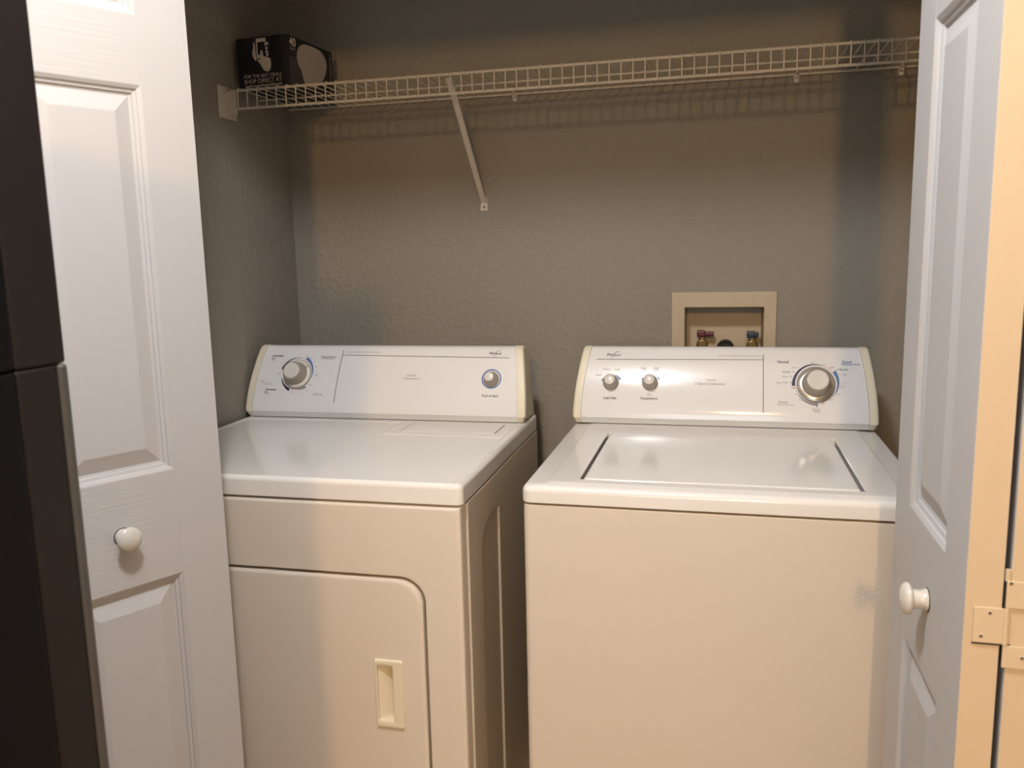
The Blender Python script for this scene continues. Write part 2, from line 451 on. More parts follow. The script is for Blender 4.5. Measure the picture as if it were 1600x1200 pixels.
def logo(panel, u0, u1, z, zt):
    bm = bmesh.new(); fn = face_fn(zt)
    L = u1 - u0
    put_text(bm, 'W', u0, u0 + L * 0.30, z, fn, 0, 0.8, 0.22)
    put_text(bm, 'hirlpool', u0 + L * 0.25, u1, z, fn, 0, 0.6, 0.25)
    # swoosh ring crossing the word
    cx, cz, a, b, rot = u0 + L * 0.63, z + L * 0.08, L * 0.34, L * 0.10, math.radians(42)
    n = 40; A = []; B = []
    for k in range(n + 1):
        t = math.radians(-60 + 300 * k / n); th = 0.00022 + 0.00075 * math.sin(math.pi * k / n) ** 2
        def pt(k2):
            x, y = (a + k2) * math.cos(t), (b + k2) * math.sin(t)
            return fn(cx + x * math.cos(rot) - y * math.sin(rot), cz + x * math.sin(rot) + y * math.cos(rot))
        A.append(bm.verts.new(pt(0))); B.append(bm.verts.new(pt(th)))
    for k in range(n): bm.faces.new((A[k], A[k + 1], B[k + 1], B[k]))
    finish_raw('logo', bm, INK['black'], panel, False)
def big_dial(root, u, z, zt, rs, rk, h, rc, skirt_m, tick=None):
    M = face_frame(u, z, zt)
    bm = bmesh.new()
    lathe(bm, [(rs + 0.0014, -0.001), (rs + 0.0014, 0.0012), (rs - 0.001, 0.0014)], M, 56)
    dial = finish('dial_groove', bm, M_RINGD, root)  # dark disc standing in for the shadow in the gap round the skirt
    bm = bmesh.new()
    lathe(bm, [(rs, 0.0008), (rs, 0.0032), (rs - 0.0008, 0.0042), (rk + 0.004, 0.0062), (rk - 0.001, 0.0068)], M, 56)
    sk = finish('dial_skirt', bm, skirt_m, root)
    if tick is not None:
        bm = bmesh.new(); a = math.radians(tick)
        c, s = math.cos(a), math.sin(a)
        q = [(rk + 0.0005, -0.0009), (rk + 0.0055, -0.0009), (rk + 0.0055, 0.0009), (rk + 0.0005, 0.0009)]
        loops(bm, [[M @ Vector((x * c - y * s, x * s + y * c, hh)) for x, y in q] for hh in (0.0058, 0.0068)])
        finish('pointer_mark', bm, INK['black'], sk, False)
    bm = bmesh.new()
    lathe(bm, [(rk, 0.0060), (rk, 0.0085), (rk - 0.0012, 0.0100), (rk - 0.0022, 0.0160), (rc + 0.0042, h - 0.0050), (rc + 0.0022, h - 0.0016), (rc, h - 0.0008), (rc, h - 0.002)], M, 56)
    kn = finish('dial_knob', bm, M_KSIDE, root, True, 50)
    bm = bmesh.new()
    lathe(bm, [(rc, h - 0.0030), (rc, h - 0.0006), (rc - 0.0012, h), (rc * 0.55, h - 0.0010), (0, h - 0.0014)], M, 48)
    finish('knob_cap', bm, M_KCAP, kn)
    return kn
def small_knob(root, u, z, zt, r, rc, h, name):
    M = face_frame(u, z, zt)
    bm = bmesh.new()
    lathe(bm, [(r, 0.0002), (r, 0.004), (r - 0.0008, 0.0052), (r - 0.0030, 0.0120), (rc + 0.0022, h - 0.0040), (rc + 0.0006, h - 0.0010), (rc, h - 0.0014)], M, 40)
    kn = finish(name, bm, M_KSIDE, root, True, 50)
    bm = bmesh.new()
    lathe(bm, [(rc, h - 0.0020), (rc, h - 0.0006), (rc - 0.0010, h + 0.0003), (rc * 0.5, h + 0.0012), (0, h + 0.0015)], M, 36)
    finish('knob_cap', bm, M_KCAP, kn)
    return kn

# ------------------------------------------------------------------ washer (right)
WW, DW, ZW = 0.683, 0.6468, 0.91035
ws = empty('washing_machine', (0.85169, -0.81029, 0.0))
tag(ws, 'white top-loading washing machine with a flat lid, under the outlet box on the right', 'washing machine')
bm = bmesh.new()
zc = ZW - 0.0351 - 0.0035
def cab(bm, x0, x1, v0, v1, z0, z1, r):
    P = rrect(x0, x1, v0, v1, (r, r, 0.004, 0.004), 6)
    Q = rrect(x0 + 0.004, x1 - 0.004, v0 + 0.004, v1 - 0.004, (r - 0.002, r - 0.002, 0.003, 0.003), 6)
    Q2 = rrect(x0 + 0.0012, x1 - 0.0012, v0 + 0.0012, v1 - 0.0012, (r - 0.001, r - 0.001, 0.0035, 0.0035), 6)
    loops(bm, [[(x, y, z0) for x, y in P], [(x, y, z1 - 0.004) for x, y in P], [(x, y, z1 - 0.0012) for x, y in Q2], [(x, y, z1) for x, y in Q]])
cab(bm, 0.002, WW - 0.002, 0.003, DW - 0.002, 0.025, zc, 0.012)
finish('cabinet', bm, M_CAB, ws)
for x in (0.05, WW - 0.05):
    for v in (0.05, DW - 0.05):
        bm = bmesh.new(); lathe(bm, [(0.018, 0), (0.018, 0.012), (0.008, 0.014), (0.008, 0.026)], Matrix.Translation((x, v, 0)), 16)
        finish('levelling_foot', bm, M_BLACK, ws)
# top with a well for the lid
bm = bmesh.new()
zb = ZW - 0.0351
def ring(x0, x1, v0, v1, z, r): return [(x, y, z) for x, y in rrect(x0, x1, v0, v1, r, 6)]
L0, L1, V0, V1 = 0.0985, 0.5795, 0.046, 0.442
loops(bm, [ring(0.010, WW - 0.010, 0.010, DW, zb + 0.001, 0.012), ring(0.001, WW - 0.001, 0.001, DW, zb, 0.016), ring(0, WW, 0, DW, zb + 0.0015, 0.017),
           ring(0, WW, 0, DW, ZW - 0.0155, 0.017), ring(0.0012, WW - 0.0012, 0.0012, DW - 0.0003, ZW - 0.0105, 0.016), ring(0.0045, WW - 0.0045, 0.0045, DW - 0.001, ZW - 0.0058, 0.014),
           ring(0.0095, WW - 0.0095, 0.0095, DW - 0.002, ZW - 0.0034, 0.011), ring(0.040, WW - 0.040, 0.018, DW - 0.004, ZW - 0.0022, 0.012),
           ring(0.044, WW - 0.044, 0.021, DW - 0.008, ZW - 0.0006, 0.012), ring(0.050, WW - 0.050, 0.025, DW - 0.012, ZW, 0.012),
           ring(L0 - 0.001, L1 + 0.001, V0 - 0.001, V1 + 0.001, ZW, 0.004), ring(L0, L1, V0, V1, ZW - 0.001, 0.004), ring(L0, L1, V0, V1, ZW - 0.014, 0.004)], True, True)
finish('top_panel', bm, M_ENAMEL, ws, True, 40)
bm = bmesh.new(); box(bm, L0 + 0.001, L1 - 0.001, V0 + 0.001, V1 - 0.001, ZW - 0.0138, ZW - 0.0128)
finish('lid_gap', bm, M_DARK, ws, False)
bm = bmesh.new()
a0, a1, b0, b1 = L0 + 0.0065, L1 - 0.0065, V0 + 0.0016, V1 - 0.0016
loops(bm, [ring(a0, a1, b0, b1, ZW - 0.012, 0.006), ring(a0, a1, b0, b1, ZW - 0.0030, 0.006), ring(a0 + 0.0006, a1 - 0.0006, b0 + 0.001, b1 - 0.001, ZW - 0.0004, 0.006), ring(a0 + 0.002, a1 - 0.002, b0 + 0.0035, b1 - 0.0035, ZW + 0.0010, 0.006),
           ring(a0 + 0.005, a1 - 0.005, b0 + 0.008, b1 - 0.008, ZW + 0.0015, 0.006)])
finish('lid', bm, M_ENAMEL, ws, True, 40)
pw = console(ws, WW, ZW, DW - 0.004)
W_TEXT = [
    ('Small', 0.0531, 0.0662, 0.1109, 'grey', 0, 0.00),
    ('Medium', 0.0693, 0.0877, 0.1237, 'grey', 0, 0.00),
    ('Large', 0.0968, 0.1095, 0.1238, 'grey', 0, 0.00),
    ('Extra', 0.1162, 0.1255, 0.1134, 'grey', 0, 0.00),
    ('Large', 0.1164, 0.1281, 0.1087, 'grey', 0, 0.00),
    ('Load Size', 0.0735, 0.1042, 0.0587, 'ink', 1, 0.00),
    ('Hot', 0.1463, 0.1550, 0.1129, 'grey', 1, 0.00),
    ('Cold', 0.1465, 0.1552, 0.1086, 'pale', 0, 0.00),
    ('Warm', 0.1588, 0.1729, 0.1274, 'grey', 1, 0.00),
    ('Cold', 0.1605, 0.1718, 0.1232, 'pale', 0, 0.00),
    ('Cold', 0.1897, 0.2007, 0.1275, 'grey', 1, 0.00),
    ('Cold', 0.1899, 0.2009, 0.1232, 'pale', 0, 0.00),
    ('Warm', 0.2067, 0.2199, 0.1132, 'grey', 1, 0.00),
    ('Warm', 0.2068, 0.2193, 0.1086, 'pale', 0, 0.00),
    ('Wash', 0.1762, 0.1851, 0.0707, 'grey', 0, 0.00),
    ('Rinse', 0.1763, 0.1852, 0.0671, 'pale', 0, 0.00),
    ('Temperature', 0.1602, 0.2002, 0.0594, 'ink', 1, 0.00),
    ('Commercial Quality • Extra Large Capacity', 0.3372, 0.4323, 0.1568, 'pale', 0, 0.00),
    ('7 Cycles', 0.3079, 0.3324, 0.1026, 'grey', 0, 0.30),
    ('2 Speed Combinations', 0.2848, 0.3533, 0.0942, 'grey', 0, 0.30),
    ('Normal', 0.4688, 0.4925, 0.1433, 'ink', 1, 0.00),
    ('Light', 0.5001, 0.5089, 0.1326, 'grey', 0, 0.00),
    ('6', 0.5124, 0.5144, 0.1327, 'grey', 0, 0.00),
    ('Regular', 0.4795, 0.4969, 0.1228, 'grey', 1, 0.00),
    ('10', 0.5005, 0.5049, 0.1230, 'grey', 1, 0.00),
    ('Heavy', 0.4794, 0.4921, 0.1126, 'grey', 0, 0.00),
    ('14', 0.4949, 0.4999, 0.1128, 'grey', 0, 0.00),
    ('Super Wash', 0.4655, 0.4907, 0.0999, 'grey', 0, 0.00),
    ('18', 0.4948, 0.4992, 0.1002, 'grey', 0, 0.00),
    ('OFF', 0.4989, 0.5069, 0.0885, 'red', 1, 0.00),
    ('OFF', 0.5807, 0.5888, 0.1330, 'red', 1, 0.00),
    ('OFF', 0.5613, 0.5686, 0.0572, 'red', 1, 0.00),
    ('Rinse', 0.5408, 0.5490, 0.1442, 'grey', 0, 0.00),
    ('Spin', 0.5673, 0.5734, 0.1401, 'pale', 0, 0.00),
    ('Casual', 0.6069, 0.6276, 0.1446, 'blue', 1, 0.20),
    ('Permanent Press', 0.6067, 0.6443, 0.1401, 'blue', 1, 0.00),
    ('10', 0.5951, 0.5988, 0.1290, 'grey', 1, 0.00),
    ('Regular', 0.6015, 0.6203, 0.1291, 'grey', 1, 0.00),
    ('6', 0.6012, 0.6034, 0.1188, 'grey', 0, 0.00),
    ('Light', 0.6073, 0.6167, 0.1190, 'grey', 0, 0.00),
    ('Cool', 0.6035, 0.6115, 0.1000, 'pale', 0, 0.00),
    ('Down', 0.6034, 0.6114, 0.0956, 'pale', 0, 0.00),
    ('Rinse', 0.6020, 0.6113, 0.0914, 'pale', 0, 0.00),
    ('Rinse', 0.5944, 0.6031, 0.0771, 'grey', 0, 0.00),
    ('Spin', 0.5802, 0.5875, 0.0652, 'pale', 0, 0.00),
    ('Gentle', 0.4700, 0.4900, 0.0571, 'grey', 0, 0.20),
    ('Knits / Delicates', 0.4681, 0.5057, 0.0522, 'pale', 0, 0.00),
    ('Spin', 0.5064, 0.5112, 0.0766, 'grey', 0, 0.00),
    ('Rinse', 0.5146, 0.5227, 0.0639, 'grey', 0, 0.00),
    ('6', 0.5505, 0.5532, 0.0495, 'grey', 1, 0.00),
    ('Extra', 0.5444, 0.5593, 0.0432, 'grey', 0, 0.00),
    ('Gentle', 0.5465, 0.5593, 0.0392, 'grey', 0, 0.00),
]
lettering(pw, W_TEXT, ZW, [(0.0521, 0.1479, 0.4375, 0.1502, 0.0011), (0.4374, 0.1616, 0.4377, 0.0345, 0.0014)])
logo(pw, 0.0763, 0.1095, 0.1555, ZW)
arcs(pw, 0.5509, 0.0995, ZW, [(186, 70, 0.0072, 0.0010, 0.0445, 'ink'), (70, 40, 0.0008, 0.0008, 0.0445, 'red'), (38, -38, 0.0085, 0.0010, 0.0445, 'blue'), (-38, -80, 0.0008, 0.0008, 0.0445, 'red'), (-85, -150, 0.0070, 0.0012, 0.0445, 'grey'), (-150, -174, 0.0008, 0.0008, 0.0445, 'red')])
arcs(pw, 0.0898, 0.0972, ZW, [(60, 15, 0.0010, 0.0060, 0.0195, 'blue'), (152, 172, 0.0012, 0.0045, 0.0195, 'grey')])
arcs(pw, 0.182, 0.0985, ZW, [(60, 15, 0.0010, 0.0050, 0.0195, 'blue'), (140, 168, 0.0010, 0.0040, 0.0195, 'blue')])
big_dial(ws, 0.5509, 0.0985, ZW, 0.0400, 0.0305, 0.0420, 0.0222, M_SKIRT_S)
small_knob(ws, 0.0898, 0.0965, ZW, 0.0190, 0.0118, 0.0300, 'load_size_knob')
small_knob(ws, 0.1820, 0.0975, ZW, 0.0190, 0.0118, 0.0300, 'temperature_knob')

# ------------------------------------------------------------------ dryer (left)
WD, DD, ZD = 0.73986, 0.66756, 0.91441
rd = math.radians(0.7846)
dr = empty('clothes_dryer', (0.75505 - WD * math.cos(rd), -0.85289 - WD * math.sin(rd), 0.0), rd)
tag(dr, 'white front-loading clothes dryer with a recessed cream door handle, left of the washer', 'dryer')
zb = ZD - 0.0385
zc = zb - 0.0035
# body core and right side panel with an embossed recess
bm = bmesh.new()
box(bm, 0.004, WD - 0.006, 0.030, DD - 0.002, 0.025, zc, 0.001, 1)
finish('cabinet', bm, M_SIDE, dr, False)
bm = bmesh.new()
def sring(v0, v1, z0, z1, x, r): return [(x, y, z) for y, z in rrect(v0, v1, z0, z1, r, 8)]
R4 = (0.03, 0.03, 0.03, 0.03)
loops(bm, [sring(0.034, DD - 0.004, 0.03, zc - 0.001, WD - 0.007, 0.001), sring(0.033, DD - 0.003, 0.029, zc - 0.0004, WD - 0.0015, 0.001), sring(0.0345, DD - 0.0045, 0.0305, zc - 0.002, WD, 0.0012),
           sring(0.122, 0.262, 0.14, 0.800, WD, (0.02, 0.004, 0.004, 0.055)), sring(0.126, 0.258, 0.144, 0.796, WD - 0.0040, (0.02, 0.003, 0.003, 0.052))])
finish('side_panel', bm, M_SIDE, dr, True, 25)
# front panel with pocket for the door
bm = bmesh.new()
def fring(x0, x1, z0, z1, y, r): return [(x, y, z) for x, z in rrect(x0, x1, z0, z1, r, 8)]
DX0, DX1, DZ0, DZ1 = 0.078, 0.6615, 0.16, 0.7335
DR = (0.045, 0.045, 0.048, 0.048)
loops(bm, [fring(0.002, WD - 0.0035, 0.025, zc, 0.030, 0.002), fring(0.002, WD - 0.0035, 0.025, zc, 0.010, 0.002), fring(0.0045, WD - 0.006, 0.0275, zc - 0.0018, 0.0035, 0.002),
           fring(0.010, WD - 0.0115, 0.031, zc - 0.005, 0.0012, 0.003), fring(0.014, WD - 0.0155, 0.035, zc - 0.008, 0.0010, 0.003),
           fring(DX0 - 0.0045, DX1 + 0.0045, DZ0 - 0.0045, DZ1 + 0.0045, 0.0010, DR), fring(DX0 - 0.0022, DX1 + 0.0022, DZ0 - 0.0022, DZ1 + 0.0022, 0.0030, DR), fring(DX0, DX1, DZ0, DZ1, 0.0075, DR), fring(DX0, DX1, DZ0, DZ1, 0.0250, DR)])
finish('front_panel', bm, M_CAB, dr, True, 40)
# door slab, pierced for the handle
HX, HX2, HZ, HZ2 = 0.5625, 0.6105, 0.4405, 0.5680
bm = bmesh.new()
dg = 0.0032
loops(bm, [fring(DX0 + dg, DX1 - dg, DZ0 + dg, DZ1 - dg, 0.024, DR), fring(DX0 + dg, DX1 - dg, DZ0 + dg, DZ1 - dg, 0.0065, DR), fring(DX0 + dg + 0.0012, DX1 - dg - 0.0012, DZ0 + dg + 0.0012, DZ1 - dg - 0.0012, 0.0025, DR),
           fring(DX0 + dg + 0.0042, DX1 - dg - 0.0042, DZ0 + dg + 0.0042, DZ1 - dg - 0.0042, 0.0006, DR), fring(DX0 + dg + 0.008, DX1 - dg - 0.008, DZ0 + dg + 0.008, DZ1 - dg - 0.008, 0.0000, DR),
           fring(HX, HX2, HZ, HZ2, 0.0000, 0.002), fring(HX, HX2, HZ, HZ2, 0.023, 0.002)], True, True)
door = finish('door', bm, M_CAB, dr, True, 40)
# handle: raised frame, cup sloping back to the right behind a wide lip
bm = bmesh.new()
fx0, fx1, fz0, fz1 = 0.5585, 0.6145, 0.4365, 0.5720
ox0, ox1, oz0, oz1 = 0.5640, 0.5935, 0.4490, 0.5600
loops(bm, [fring(fx0, fx1, fz0, fz1, 0.0002, 0.004), fring(fx0, fx1, fz0, fz1, -0.0022, 0.004), fring(fx0 + 0.0010, fx1 - 0.0010, fz0 + 0.0010, fz1 - 0.0010, -0.0040, 0.004), fring(fx0 + 0.0028, fx1 - 0.0028, fz0 + 0.0028, fz1 - 0.0028, -0.0048, 0.003),
           fring(ox0 - 0.0012, ox1 + 0.0030, oz0 - 0.003, oz1 + 0.003, -0.0046, 0.004), fring(ox0, ox1 + 0.0012, oz0, oz1, -0.0030, 0.003),
           [(x, 0.002 + 0.0185 * min(max((x - ox0) / (ox1 - ox0), 0), 1), z) for x, z in rrect(ox0, ox1 + 0.002, oz0, oz1, 0.003, 8)]], False, True)
finish('door_handle', bm, M_CREAM, door, True, 35)
# top: rim on three sides, shallow dish, lint screen cover
bm = bmesh.new()
loops(bm, [ring(0.010, WD - 0.010, 0.010, DD, zb + 0.001, 0.010), ring(0.001, WD - 0.001, 0.001, DD, zb, 0.012), ring(0, WD, 0, DD, zb + 0.0015, 0.013),
           ring(0, WD, 0, DD, ZD - 0.0100, 0.013), ring(0.0012, WD - 0.0012, 0.0012, DD - 0.0003, ZD - 0.0050, 0.012), ring(0.0045, WD - 0.0045, 0.0040, DD - 0.001, ZD - 0.0012, 0.010), ring(0.0085, WD - 0.0085, 0.0070, DD - 0.002, ZD, 0.008),
           ring(0.0170, WD - 0.0170, 0.0085, 0.520, ZD, 0.012), ring(0.0180, WD - 0.0180, 0.0092, 0.518, ZD - 0.0010, 0.012), ring(0.024, WD - 0.022, 0.0105, 0.512, ZD - 0.0026, 0.014)])
finish('top_panel', bm, M_ENAMEL, dr, True, 40)
bm = bmesh.new(); zz = ZD - 0.0026
loops(bm, [ring(0.428, 0.716, 0.386, 0.530, zz - 0.001, 0.006), ring(0.430, 0.714, 0.388, 0.530, zz + 0.0014, 0.006), ring(0.4335, 0.7105, 0.3915, 0.529, zz + 0.0022, 0.006)])
finish('lint_screen_surround', bm, M_ENAMEL, dr, True, 40)
bm = bmesh.new()
box(bm, 0.4655, 0.4672, 0.420, 0.519, zz + 0.0018, zz + 0.0026)
finish('lint_screen_gap', bm, M_DARK, dr, False)
bm = bmesh.new(); box(bm, 0.6915, 0.6935, 0.420, 0.519, zz + 0.0018, zz + 0.0026)
finish('lint_screen_gap', bm, M_DARK, dr, False)
bm = bmesh.new()
loops(bm, [ring(0.4672, 0.6915, 0.418, 0.521, zz + 0.001, 0.002), ring(0.4672, 0.6915, 0.418, 0.521, zz + 0.0028, 0.002), ring(0.4690, 0.6897, 0.4205, 0.520, zz + 0.0036, 0.002)])
finish('lint_screen_cover', bm, M_ENAMEL, dr, True, 40)
for x in (0.05, WD - 0.05):
    for v in (0.06, DD - 0.05):
        bm = bmesh.new(); lathe(bm, [(0.018, 0), (0.018, 0.012), (0.008, 0.014), (0.008, 0.026)], Matrix.Translation((x, v, 0)), 16)
        finish('levelling_foot', bm, M_BLACK, dr)
pd = console(dr, WD, ZD, DD - 0.006)
D_TEXT = [
    ('Automatic', 0.0581, 0.0905, 0.1495, 'ink', 1, 0.20),
    ('Dry', 0.0581, 0.0690, 0.1426, 'ink', 1, 0.20),
    ('(dry time)', 0.0600, 0.0730, 0.1390, 'pale', 0, 0.00),
    ('Automatic', 0.0530, 0.0844, 0.0678, 'ink', 1, 0.20),
    ('Dry', 0.0520, 0.0632, 0.0613, 'ink', 1, 0.20),
    ('(dry time)', 0.0513, 0.0663, 0.0582, 'pale', 0, 0.00),
    ('*', 0.0407, 0.0443, 0.0852, 'ink', 1, 0.00),
    ('Energy Preferred', 0.0458, 0.0697, 0.0854, 'pale', 0, 0.00),
    ('Automatic Setting', 0.0464, 0.0721, 0.0817, 'pale', 0, 0.00),
    ('Timed Drying', 0.1961, 0.2376, 0.1474, 'grey', 1, 0.20),
    ('(minutes)', 0.1970, 0.2305, 0.1436, 'pale', 0, 0.00),
    ('Fluff Air', 0.1887, 0.2141, 0.0571, 'grey', 0, 0.25),
    ('OFF', 0.1343, 0.1415, 0.1464, 'red', 0, 0.00),
    ('80', 0.1527, 0.1572, 0.1501, 'blue', 0, 0.00),
    ('70', 0.1672, 0.1719, 0.1451, 'blue', 0, 0.00),
    ('60', 0.1778, 0.1821, 0.1372, 'blue', 0, 0.00),
    ('50', 0.1844, 0.1890, 0.1253, 'blue', 0, 0.00),
    ('40', 0.1872, 0.1911, 0.1122, 'blue', 0, 0.00),
    ('20', 0.1876, 0.1929, 0.1035, 'blue', 0, 0.00),
    ('OFF', 0.0824, 0.0905, 0.1066, 'red', 0, 0.00),
    ('OFF', 0.1278, 0.1358, 0.0624, 'red', 0, 0.00),
    ('OFF', 0.1733, 0.1811, 0.0807, 'red', 0, 0.00),
    ('20', 0.1508, 0.1553, 0.0628, 'grey', 0, 0.00),
    ('10', 0.1660, 0.1707, 0.0668, 'grey', 0, 0.00),
    ('More Dry', 0.1052, 0.1116, 0.1449, 'pale', 0, 0.00),
    ('Less Dry', 0.1156, 0.1237, 0.1469, 'pale', 0, 0.00),
    ('Dry', 0.0891, 0.0936, 0.1318, 'pale', 0, 0.00),
    ('Commercial Quality • Extra Large Capacity', 0.2628, 0.3559, 0.1605, 'pale', 0, 0.00),
    ('4 Cycles', 0.4343, 0.4588, 0.1061, 'grey', 0, 0.30),
    ('3 Temperatures', 0.4236, 0.4677, 0.0988, 'grey', 0, 0.30),
    ('Push to Start', 0.6304, 0.6708, 0.0612, 'ink', 1, 0.00),
]
lettering(pd, D_TEXT, ZD, [(0.2555, 0.1546, 0.6909, 0.1507, 0.0011), (0.2547, 0.1665, 0.2462, 0.0401, 0.0014)])
logo(pd, 0.6390, 0.6705, 0.1580, ZD)
arcs(pd, 0.1364, 0.109, ZD, [(165, 95, 0.0052, 0.0008, 0.0418, 'ink'), (195, 250, 0.0012, 0.0078, 0.0418, 'ink'), (95, 66, 0.0007, 0.0007, 0.0418, 'red'), (64, -16, 0.0080, 0.0010, 0.0418, 'blue'), (-16, -50, 0.0006, 0.0006, 0.0418, 'pale'), (-50, -86, 0.0060, 0.0010, 0.0418, 'grey'), (-86, -108, 0.0007, 0.0007, 0.0418, 'red')])
big_dial(dr, 0.1377, 0.108, ZD, 0.0370, 0.0295, 0.0360, 0.0205, M_SKIRT, 36)
arcs(pd, 0.6508, 0.1025, ZD, [(0, 360, 0.0034, 0.0034, 0.0212, 'blue')])
small_knob(dr, 0.6508, 0.1015, ZD, 0.0190, 0.0108, 0.0270, 'start_button')

# ------------------------------------------------------------------ wire shelf
ZS = 1.7256
sh = empty('wire_shelf', (0, 0, 0))
tag(sh, 'long white vinyl coated wire shelf running across the closet above the machines', 'shelf')
sh.location = (0.0, 0.0, 0.0)
X0, X1 = 0.012, XR - 0.012
def rod(y, z, r, name):
    bm = bmesh.new(); tube(bm, [(X0, y, z), (X1, y, z)], r, 10); return finish(name, bm, M_WIRE, sh)
rod(-0.296, ZS, 0.0032, 'front_rod'); rod(-0.2965, 1.6825, 0.0032, 'lip_rod'); rod(-0.162, ZS, 0.0026, 'middle_rod'); rod(-0.007, ZS, 0.0030, 'back_rod')
bm = bmesh.new(); wr = 0.0016; zw = ZS + 0.0032 + wr
tube(bm, [(0, -0.002, zw - 0.0004), (0, -0.2940, zw), (0, -0.2990, zw - 0.0018), (0, -0.3010, zw - 0.006), (0, -0.3012, 1.6785)], wr, 6)
wire0 = finish('wire', bm, M_WIRE, sh)
wire0.location.x = 0.0329
x = 0.0329 + 0.0261
while x < X1 - 0.012:
    o = wire0.copy(); C.objects.link(o); o.parent = sh; o.location.x = x; x += 0.0261
# end brackets on the side walls
for s in (0, 1):
    f = (lambda x: x) if s == 0 else (lambda x: XR - x)
    bm = bmesh.new()
    xa, xb = sorted((f(0.0002), f(0.0032))); box(bm, xa, xb, -0.338, -0.262, 1.659, 1.735, 0.0012, 2)
    br_ = finish('end_bracket', bm, M_WIRE, sh)
    bm = bmesh.new()
    xa, xb = sorted((f(0.0030), f(0.0262))); box(bm, xa, xb, -0.3065, -0.2930, 1.668, 1.7235, 0.0015, 2)
    finish('bracket_cup', bm, M_WIRE, br_)
# diagonal brace with a hook behind the front lip
def strip_bar(pts, w, t):
    bm = bmesh.new()
    rows = []
    for i, q in enumerate(pts):
        a = pts[max(i - 1, 0)]; b = pts[min(i + 1, len(pts) - 1)]
        d = Vector((0, b[1] - a[1], b[2] - a[2])).normalized(); n = Vector((0, -d.z, d.y))
        c = Vector(q)
        rows.append([c + Vector((-w, 0, 0)) + n * t, c + Vector((w, 0, 0)) + n * t, c + Vector((w, 0, 0)) - n * t, c + Vector((w - 0.0012, 0, 0)) - n * t, c + Vector((w - 0.0018, 0, 0)) + n * t * 0.3, c + Vector((-w + 0.0018, 0, 0)) + n * t * 0.3, c + Vector((-w + 0.0012, 0, 0)) - n * t, c + Vector((-w, 0, 0)) - n * t])
    loops(bm, rows)
    return bm
br = finish('brace', strip_bar([(0.5740, -0.2700, 1.7010), (0.5735, -0.2580, 1.6915), (0.5698, -0.0045, 1.4510)], 0.0072, 0.0028), M_WIRE, sh, False)
bm = strip_bar([(0.5742, -0.2915, 1.7165), (0.5740, -0.2830, 1.7100), (0.5738, -0.2640, 1.6975)], 0.0082, 0.0036)
finish('brace_hook', bm, M_WIRE, br, False)
bm = bmesh.new()
P = [(0.5590, 1.4330), (0.5610, 1.4305), (0.5785, 1.4305), (0.5805, 1.4330), (0.5775, 1.4660), (0.5620, 1.4660)]
loops(bm, [[(a, -0.0002, b) for a, b in P], [(a, -0.0032, b) for a, b in P]])
finish('brace_foot', bm, M_WIRE, br, False)
bm = bmesh.new()
lathe(bm, [(0.0034, 0.0), (0.0028, 0.0012), (0.0, 0.0014)], Matrix.Translation((0.5698, -0.0032, 1.4400)) @ Matrix.Rotation(math.radians(90), 4, 'X'), 14)
finish('screw', bm, M_RINGD, br)
for x in (0.661, 1.361, 1.594):
    bm = bmesh.new()
    tube(bm, [(x, -0.0155, ZS + 0.001), (x, -0.0135, ZS + 0.0068), (x, -0.006, ZS + 0.0100), (x, -0.001, ZS + 0.006)], 0.0034, 8)
    P = [(x - 0.0080, ZS + 0.004), (x + 0.0080, ZS + 0.004), (x + 0.0045, ZS - 0.018), (x - 0.0045, ZS - 0.018)]
    loops(bm, [[(a, -0.0002, b) for a, b in P], [(a, -0.0034, b) for a, b in P]])
    box(bm, x - 0.0050, x + 0.0050, -0.0150, -0.002, ZS - 0.0085, ZS - 0.0035, 0.001, 1)
    finish('wall_clip', bm, M_WIRE, sh)

# ------------------------------------------------------------------ light bulb carton on the shelf
ZB = zw + wr + 0.0002
ab = math.radians(-4)
bx = empty('bulb_carton', (0.1626 - 0.145 * math.cos(ab), -0.277 - 0.145 * math.sin(ab), ZB), ab)
tag(bx, 'black light bulb carton with cream printing on the left end of the wire shelf', 'box')
BW, BD, BH = 0.145, 0.212, 0.1205
bm = bmesh.new(); box(bm, 0, BW, 0, BD, 0, BH, 0.0012, 2)
finish('carton', bm, M_BOX, bx)
def flap(bm, x0, x1, y0, y1): box(bm, x0, x1, y0, y1, BH - 0.0002, BH + 0.0006)
bm = bmesh.new(); flap(bm, 0.002, BW - 0.002, 0.002, BD / 2 - 0.0005); flap(bm, 0.002, BW - 0.002, BD / 2 + 0.0005, BD - 0.002)
finish('flap', bm, M_BOX, bx, False)
def front(x, z, d=0.0004): return Vector((x, -d, z))
def right(x, z, d=0.0004): return Vector((BW + d, x, z))
def smooth_poly(P, n=3):
    for _ in range(n):
        Q = []
        for i in range(len(P)):
            a, b = P[i], P[(i + 1) % len(P)]
            Q += [(a[0] * .75 + b[0] * .25, a[1] * .75 + b[1] * .25), (a[0] * .25 + b[0] * .75, a[1] * .25 + b[1] * .75)]
        P = Q
    return P
def decal(bm, P, fn, d=0.0004, mi=0):
    f = bm.faces.new([bm.verts.new(fn(a, b, d)) for a, b in P]); f.material_index = mi
    bmesh.ops.triangulate(bm, faces=[f])
bm = bmesh.new()
decal(bm, smooth_poly([(0.0485, 0.1116), (0.0537, 0.1100), (0.0541, 0.0937), (0.0561, 0.0721), (0.0560, 0.0672), (0.0520, 0.0672), (0.0452, 0.0785), (0.0445, 0.0910), (0.0495, 0.0977)], 1), front)
